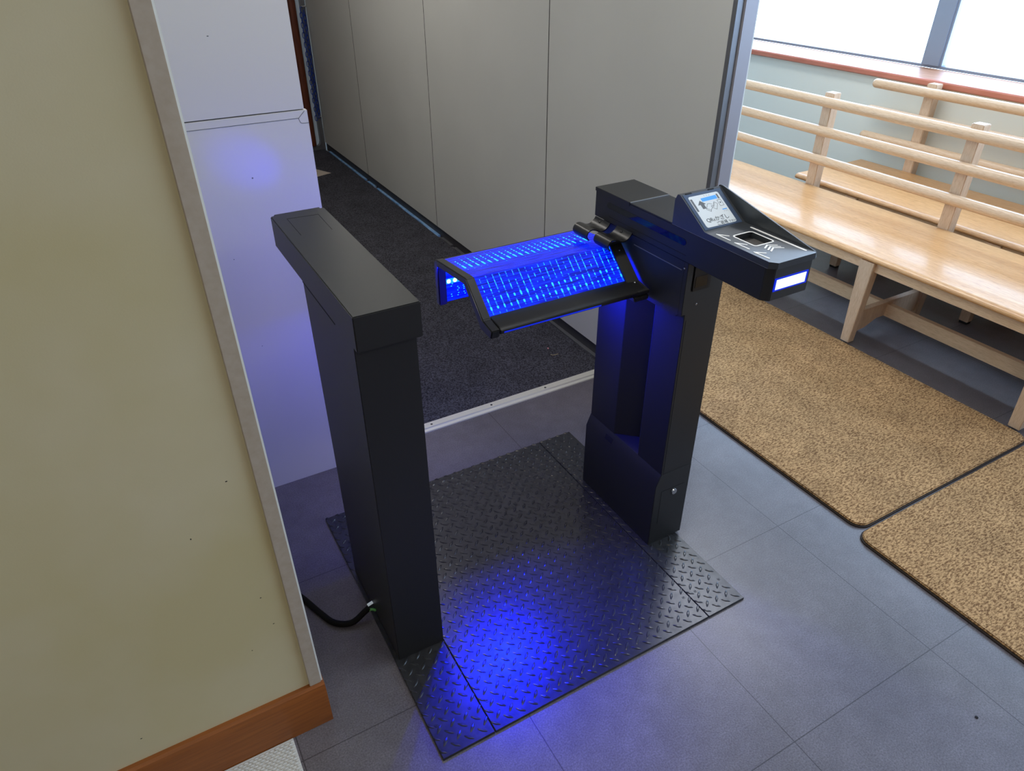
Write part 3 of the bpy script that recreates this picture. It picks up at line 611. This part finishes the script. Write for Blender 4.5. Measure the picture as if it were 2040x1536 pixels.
# top and front acrylic
bm = new(); prism(bm, band(top_path, .003), 'x', XL+.004, XR)
bmesh.ops.translate(bm, verts=bm.verts, vec=-Vector(rc['_o']))
fl.data = bpy.data.meshes.new('barrier_flap'); bmesh.ops.recalc_face_normals(bm, faces=bm.faces); bm.to_mesh(fl.data); bm.free(); fl.data.materials.append(M['lit_panel']); bpy.data.meshes.remove(me_old)
fl['label'] = 'glowing blue translucent flap cover'
bm = new(); box(bm, XL+.002, XR, .704, .712, .750, .868); obj('rear_panel', bm, 'black_plastic', fl)
bm = new(); box(bm, XL+.010, XR-.002, .7015, .7045, .752, .864); obj('rear_light_panel', bm, 'lit_panel', fl)
# left end frame
bm = new(); inner = [(.694, .748), (.694, .850), (.690, .858), (.5445, .8705), (.5395, .868), (.474, .803), (.4640, .7900), (.412, .7860)]
prism(bm, rear_out+inner[::-1], 'x', XL-.002, XL+.021)
bmesh.ops.delete(bm, geom=[f for f in bm.faces if len(f.verts) > 4], context='FACES')
vs = {}
for v in bm.verts: vs[(round(v.co.x, 4), round(v.co.y, 4), round(v.co.z, 4))] = v
for x in (XL-.002, XL+.021):
    for i in range(7):
        bm.faces.new([vs[(round(x, 4), round(a[0], 4), round(a[1], 4))] for a in (rear_out[i], rear_out[i+1], inner[i+1], inner[i])])
obj('end_frame', bm, 'black_plastic', fl, bevel=.0025, label='black end frame of the flap')
bm = new(); prism(bm, [(.463, .8185), (.4135, .8135), (.404, .808), (.406, .797), (.416, .7935), (.458, .799), (.474, .806)], 'x', XL+.021, XR); obj('bottom_rail', bm, 'black_plastic', fl, bevel=.0012)
bm = new(); prism(bm, [(.4075, .7965), (.4045, .8000), (.4050, .8025), (.4080, .7990)], 'x', XL+.03, .66); obj('rail_highlight', bm, 'bar_blue', fl, label='thin blue highlight drawn as a glowing strip')  # blue highlight on the rail lip, put in as an emissive sliver
bm = new(); prism(bm, band([(.546, .890), (.531, .8895), (.448, .8170), (.402, .8095)], .010), 'x', .770, .806); obj('hinge_bracket', bm, 'black', fl, bevel=.001)
bm = new(); box(bm, .760, .806, .402, .452, .783, .797); obj('hinge_foot', bm, 'black', fl, bevel=.003)
for p in ((.5150, .8775), (.4420, .8165)):
    bm = new(); ball(bm, (.789, p[0], p[1]), .0036, (1, 1, .8), 10); obj('bracket_screw', bm, 'chrome', fl)
# reflections of the LED strip in the cover, drawn as raised glowing dots
rnd = random.Random(7)
def row(bm, pa, pb, t, x0, x1, px, L_, W2, lift=.0012, jit=.25, skipf=0):
    a = Vector(pa); b = Vector(pb); d = (b-a).normalized(); nrm = Vector((-d.y, d.x)); 
    if nrm.y < 0: nrm = -nrm
    c = a+(b-a)*t; x = x0
    while x < x1:
        if rnd.random() >= skipf:
            l_ = L_*rnd.uniform(1-jit, 1+jit); w_ = W2*rnd.uniform(.7, 1.2); cc = c+d*rnd.uniform(-.0006, .0006)
            pts = [(x-w_, cc-d*l_*.8), (x, cc-d*l_*1.1), (x+w_, cc-d*l_*.6), (x+w_*.8, cc+d*l_*.7), (x, cc+d*l_*1.1), (x-w_*.9, cc+d*l_*.5)]
            v = [bm.verts.new((q, p.x+nrm.x*lift, p.y+nrm.y*lift)) for q, p in pts]; bm.faces.new(v)
            v2 = [bm.verts.new((q, p.x+nrm.x*(lift-.0012), p.y+nrm.y*(lift-.0012))) for q, p in pts]
            for i in range(6): bm.faces.new([v[i], v2[i], v2[(i+1) % 6], v[(i+1) % 6]])
            bm.faces.new(v2[::-1])
        x += px
TA, TB, TC = (.697, .872), (.536, .8870), (.455, .8145)
bm = new(); PX = .0178
for t, l_, wv in ((.22, .0026, .0014), (.30, .0036, .0015), (.38, .0036, .0016), (.50, .0080, .0022), (.56, .0040, .0021)): row(bm, TA, TB, t, XL+.034, XR-.03, PX, l_, wv, skipf=.03)
obj('top_led_reflections', bm, 'led_glint', fl, label='cyan LED reflections drawn as glowing dots on the top face')
bm = new()
for t, l_, wv in ((.10, .0020, .0008), (.20, .0036, .0009), (.29, .0024, .0009), (.38, .0034, .0011), (.60, .0042, .0020), (.80, .0040, .0023)): row(bm, TB, TC, t, XL+.032, XR-.028, PX, l_, wv, jit=.45, skipf=.18 if t < .4 else .02, lift=.0022)
obj('front_led_reflections', bm, 'led_glint', fl, label='cyan LED reflections drawn as glowing dots on the front face')
bm = new()
for t in (.12, .18, .24, .30, .42, .60, .66): row(bm, TA, TB, t, XL+.034, XR-.03, PX, .0026, .0011, skipf=.25, lift=.0010)
obj('top_dim_reflections', bm, 'led_glint_dim', fl)
bm = new()
for t in (.06, .15, .25, .34, .45, .52, .68, .72, .87, .92): row(bm, TB, TC, t, XL+.032, XR-.028, PX, .0026, .0015, skipf=.25, lift=.0020)
obj('front_dim_reflections', bm, 'led_glint_dim', fl)
bm = new(); prism(bm, band([(.633, .8795), (.630, .8798)], .0006), 'x', .50, .77); bm.free()
obj('strip_glow', B(XL+.011, XR-.004, .7008, .7020, .8015, .8150), 'led_cyan', fl)
bm = new()
for k in range(24): ball(bm, (XL+.012+k*PX, .7000, .8085), .0056, (1, .5, 1), 10)
obj('led_strip', bm, 'led_hot', fl, label='bright white-blue LED strip inside the flap')
bm = new()
for z in (.8185, .799, .793, .788, .783, .778, .770, .764):
    for k in range(23):
        if rnd.random() < .8: ball(bm, (XL+.02+k*PX+rnd.uniform(-.003, .003), .7012, z), .0013, (1.6, .6, 1), 6)
for k in range(5): ball(bm, (XL+.018+k*.02, .7012, .835), .0014, (1.6, .6, 1), 6)
obj('strip_sparkle', bm, 'led_glint', fl)  # glints of the LED strip on the rear panel, modelled as emissive beads
# spring clips over the rear of the flap
def clip(y0, y1, dz):
    bm = new(); path = smooth_path([(.747, 0, .884), (.7405, 0, .894), (.7445, 0, .9045), (.7545, 0, .9085), (.766, 0, .9055), (.777, 0, .9000), (.789, 0, .8985), (.800, 0, .903), (.808, 0, .910), (.8125, 0, .917)], 5)
    prism(bm, band([(p.x, p.z+dz) for p in path], .0028), 'y', y0, y1); o = obj('spring_clip', bm, 'black_plastic', rc, label='curled black metal clip')
    bm = new(); ball(bm, (.806, (y0+y1)/2+.006, .9105+dz), .0042, (1, 1, 1), 10); obj('clip_screw', bm, 'dark_screw', o)
clip(.590, .655, .003); clip(.497, .560, .007)

# ------------------------------------------------------------------ benches
def bench(F, y0, y1, frames, post_dy, label):
    t = thing('wooden_bench', label, 'bench', (F+.27, (y0+y1)/2, .0), 'oak rail-back benches under the window')
    bm = new(); prism(bm, [(F+.545, .391), (F+.545, .4185), (F+.541, .4205), (F+.30, .4165), (F+.028, .4200), (F+.012, .4175), (F+.003, .411), (F, .404), (F+.003, .397), (F+.012, .392)], 'y', y0, y1)
    obj('seat', bm, 'oak_y', t, bevel=.0015)
    bm = new(); box(bm, F+.022, F+.042, y0+.10, y1-.10, .350, .391); obj('apron', bm, 'oak_rail', t, bevel=.001)
    bm = new(); box(bm, F+.49, F+.51, y0+.10, y1-.10, .350, .391); obj('apron', bm, 'oak_rail', t, bevel=.001)
    bm = new(); box(bm, F+.222, F+.250, frames[0], frames[-1], .086, .145); obj('long_stretcher', bm, 'oak_rail', t, bevel=.0015)
    for c in frames:
        for (xa, xb, sa) in ((F, F+.036, 0), (F+.455, F+.495, 1)):
            bm = new(); w0, w1 = .021, .034
            hexa(bm, [(xa, c-w0, .012), (xb, c-w0, .012), (xb, c+w0, .012), (xa, c+w0, .012)], [(xa+.002, c-w1, .391), (xb+.012, c-w1, .391), (xb+.012, c+w1, .391), (xa+.002, c+w1, .391)])
            lg = obj('leg', bm, 'oak_leg', t, bevel=.002)
            zf = .0 if sa or c > 1e9 else .0
            zb = .013 if (F < 2.5 and not sa) else 0
            obj('foot_pad', B(xa+.004, xb-.002, c-w0+.003, c+w0-.003, zb if zb < .012 else .0115, .0125), 'rubber', lg)
        bm = new(); prism(bm, [(F+.030, .052), (F+.10, .060), (F+.17, .088), (F+.300, .088), (F+.38, .060), (F+.458, .052), (F+.458, .156), (F+.030, .156)], 'y', c-.013, c+.013); obj('cross_stretcher', bm, 'oak_leg', t, bevel=.001)
        pc_ = c+post_dy
        bm = new(); box(bm, F+.5455, F+.599, pc_-.027, pc_+.027, .345, .872); obj('back_post', bm, 'oak_leg', t, bevel=.003)
    for z in (.832, .696, .558):
        bm = new(); r = .0238; x = F+.529
        cyl(bm, (x, y0+.02, z), (x, y1+.015, z), r, seg=24, caps=False)
        for yy, s in ((y0+.02, -1), (y1+.015, 1)):
            for k in range(5):
                a0, a1 = k*PI/10, (k+1)*PI/10
                cyl(bm, (x, yy+s*r*.9*math.sin(a0), z), (x, yy+s*r*.9*math.sin(a1), z), r*math.cos(a0), max(r*math.cos(a1), .0005), seg=24, caps=(k == 4))
        obj('back_rail', bm, 'oak_rail', t)
    return t
bench(2.350, -.14, 2.56, (.082, .830, 1.580, 2.33), .036, 'front wooden bench with three back rails, beside the brown mats')
bench(2.985, -.40, 1.790, (-.06, .680, 1.422), .078, 'rear wooden bench against the wall under the window sill')

# ------------------------------------------------------------------ chain at the corridor end
def link(bm, c, rot):
    pts = []; n = 16
    for k in range(n):
        a = 2*PI*k/n; u = .0115*math.cos(a); v = .0150*math.sin(a)+(.0065 if math.sin(a) > 0 else -.0065)
        pts.append(Vector((u*math.cos(rot), u*math.sin(rot), v))+Vector(c))
    rings = []
    for i, p in enumerate(pts):
        t = (pts[(i+1) % n]-pts[i-1]).normalized(); a = Vector((-math.sin(rot), math.cos(rot), 0)); b = t.cross(a)
        rings.append([bm.verts.new(p+(a*math.cos(q*PI/3)+b*math.sin(q*PI/3))*.0028) for q in range(6)])
    for i in range(n):
        for q in range(6): bm.faces.new([rings[i][q], rings[i][(q+1) % 6], rings[(i+1) % n][(q+1) % 6], rings[(i+1) % n][q]])
bm = new()
for s, x, rz in ((0, 1.268, .2), (1, 1.292, .5)):
    z = 1.035-.018*s; k = 0
    while z > .235+.03*s:
        link(bm, (x+.002*math.sin(k), 5.125, z), rz if k % 2 else rz+1.2); z -= .0335; k += 1
cyl(bm, (1.280, 5.125, 1.055), (1.280, 5.160, 1.055), .004)
tag(obj('plastic_chain', bm, 'blue_chain'), 'dark blue plastic chain hanging at the far corner of the grey partition', 'chain')

for o in bpy.data.objects:
    if '_o' in o: del o['_o']
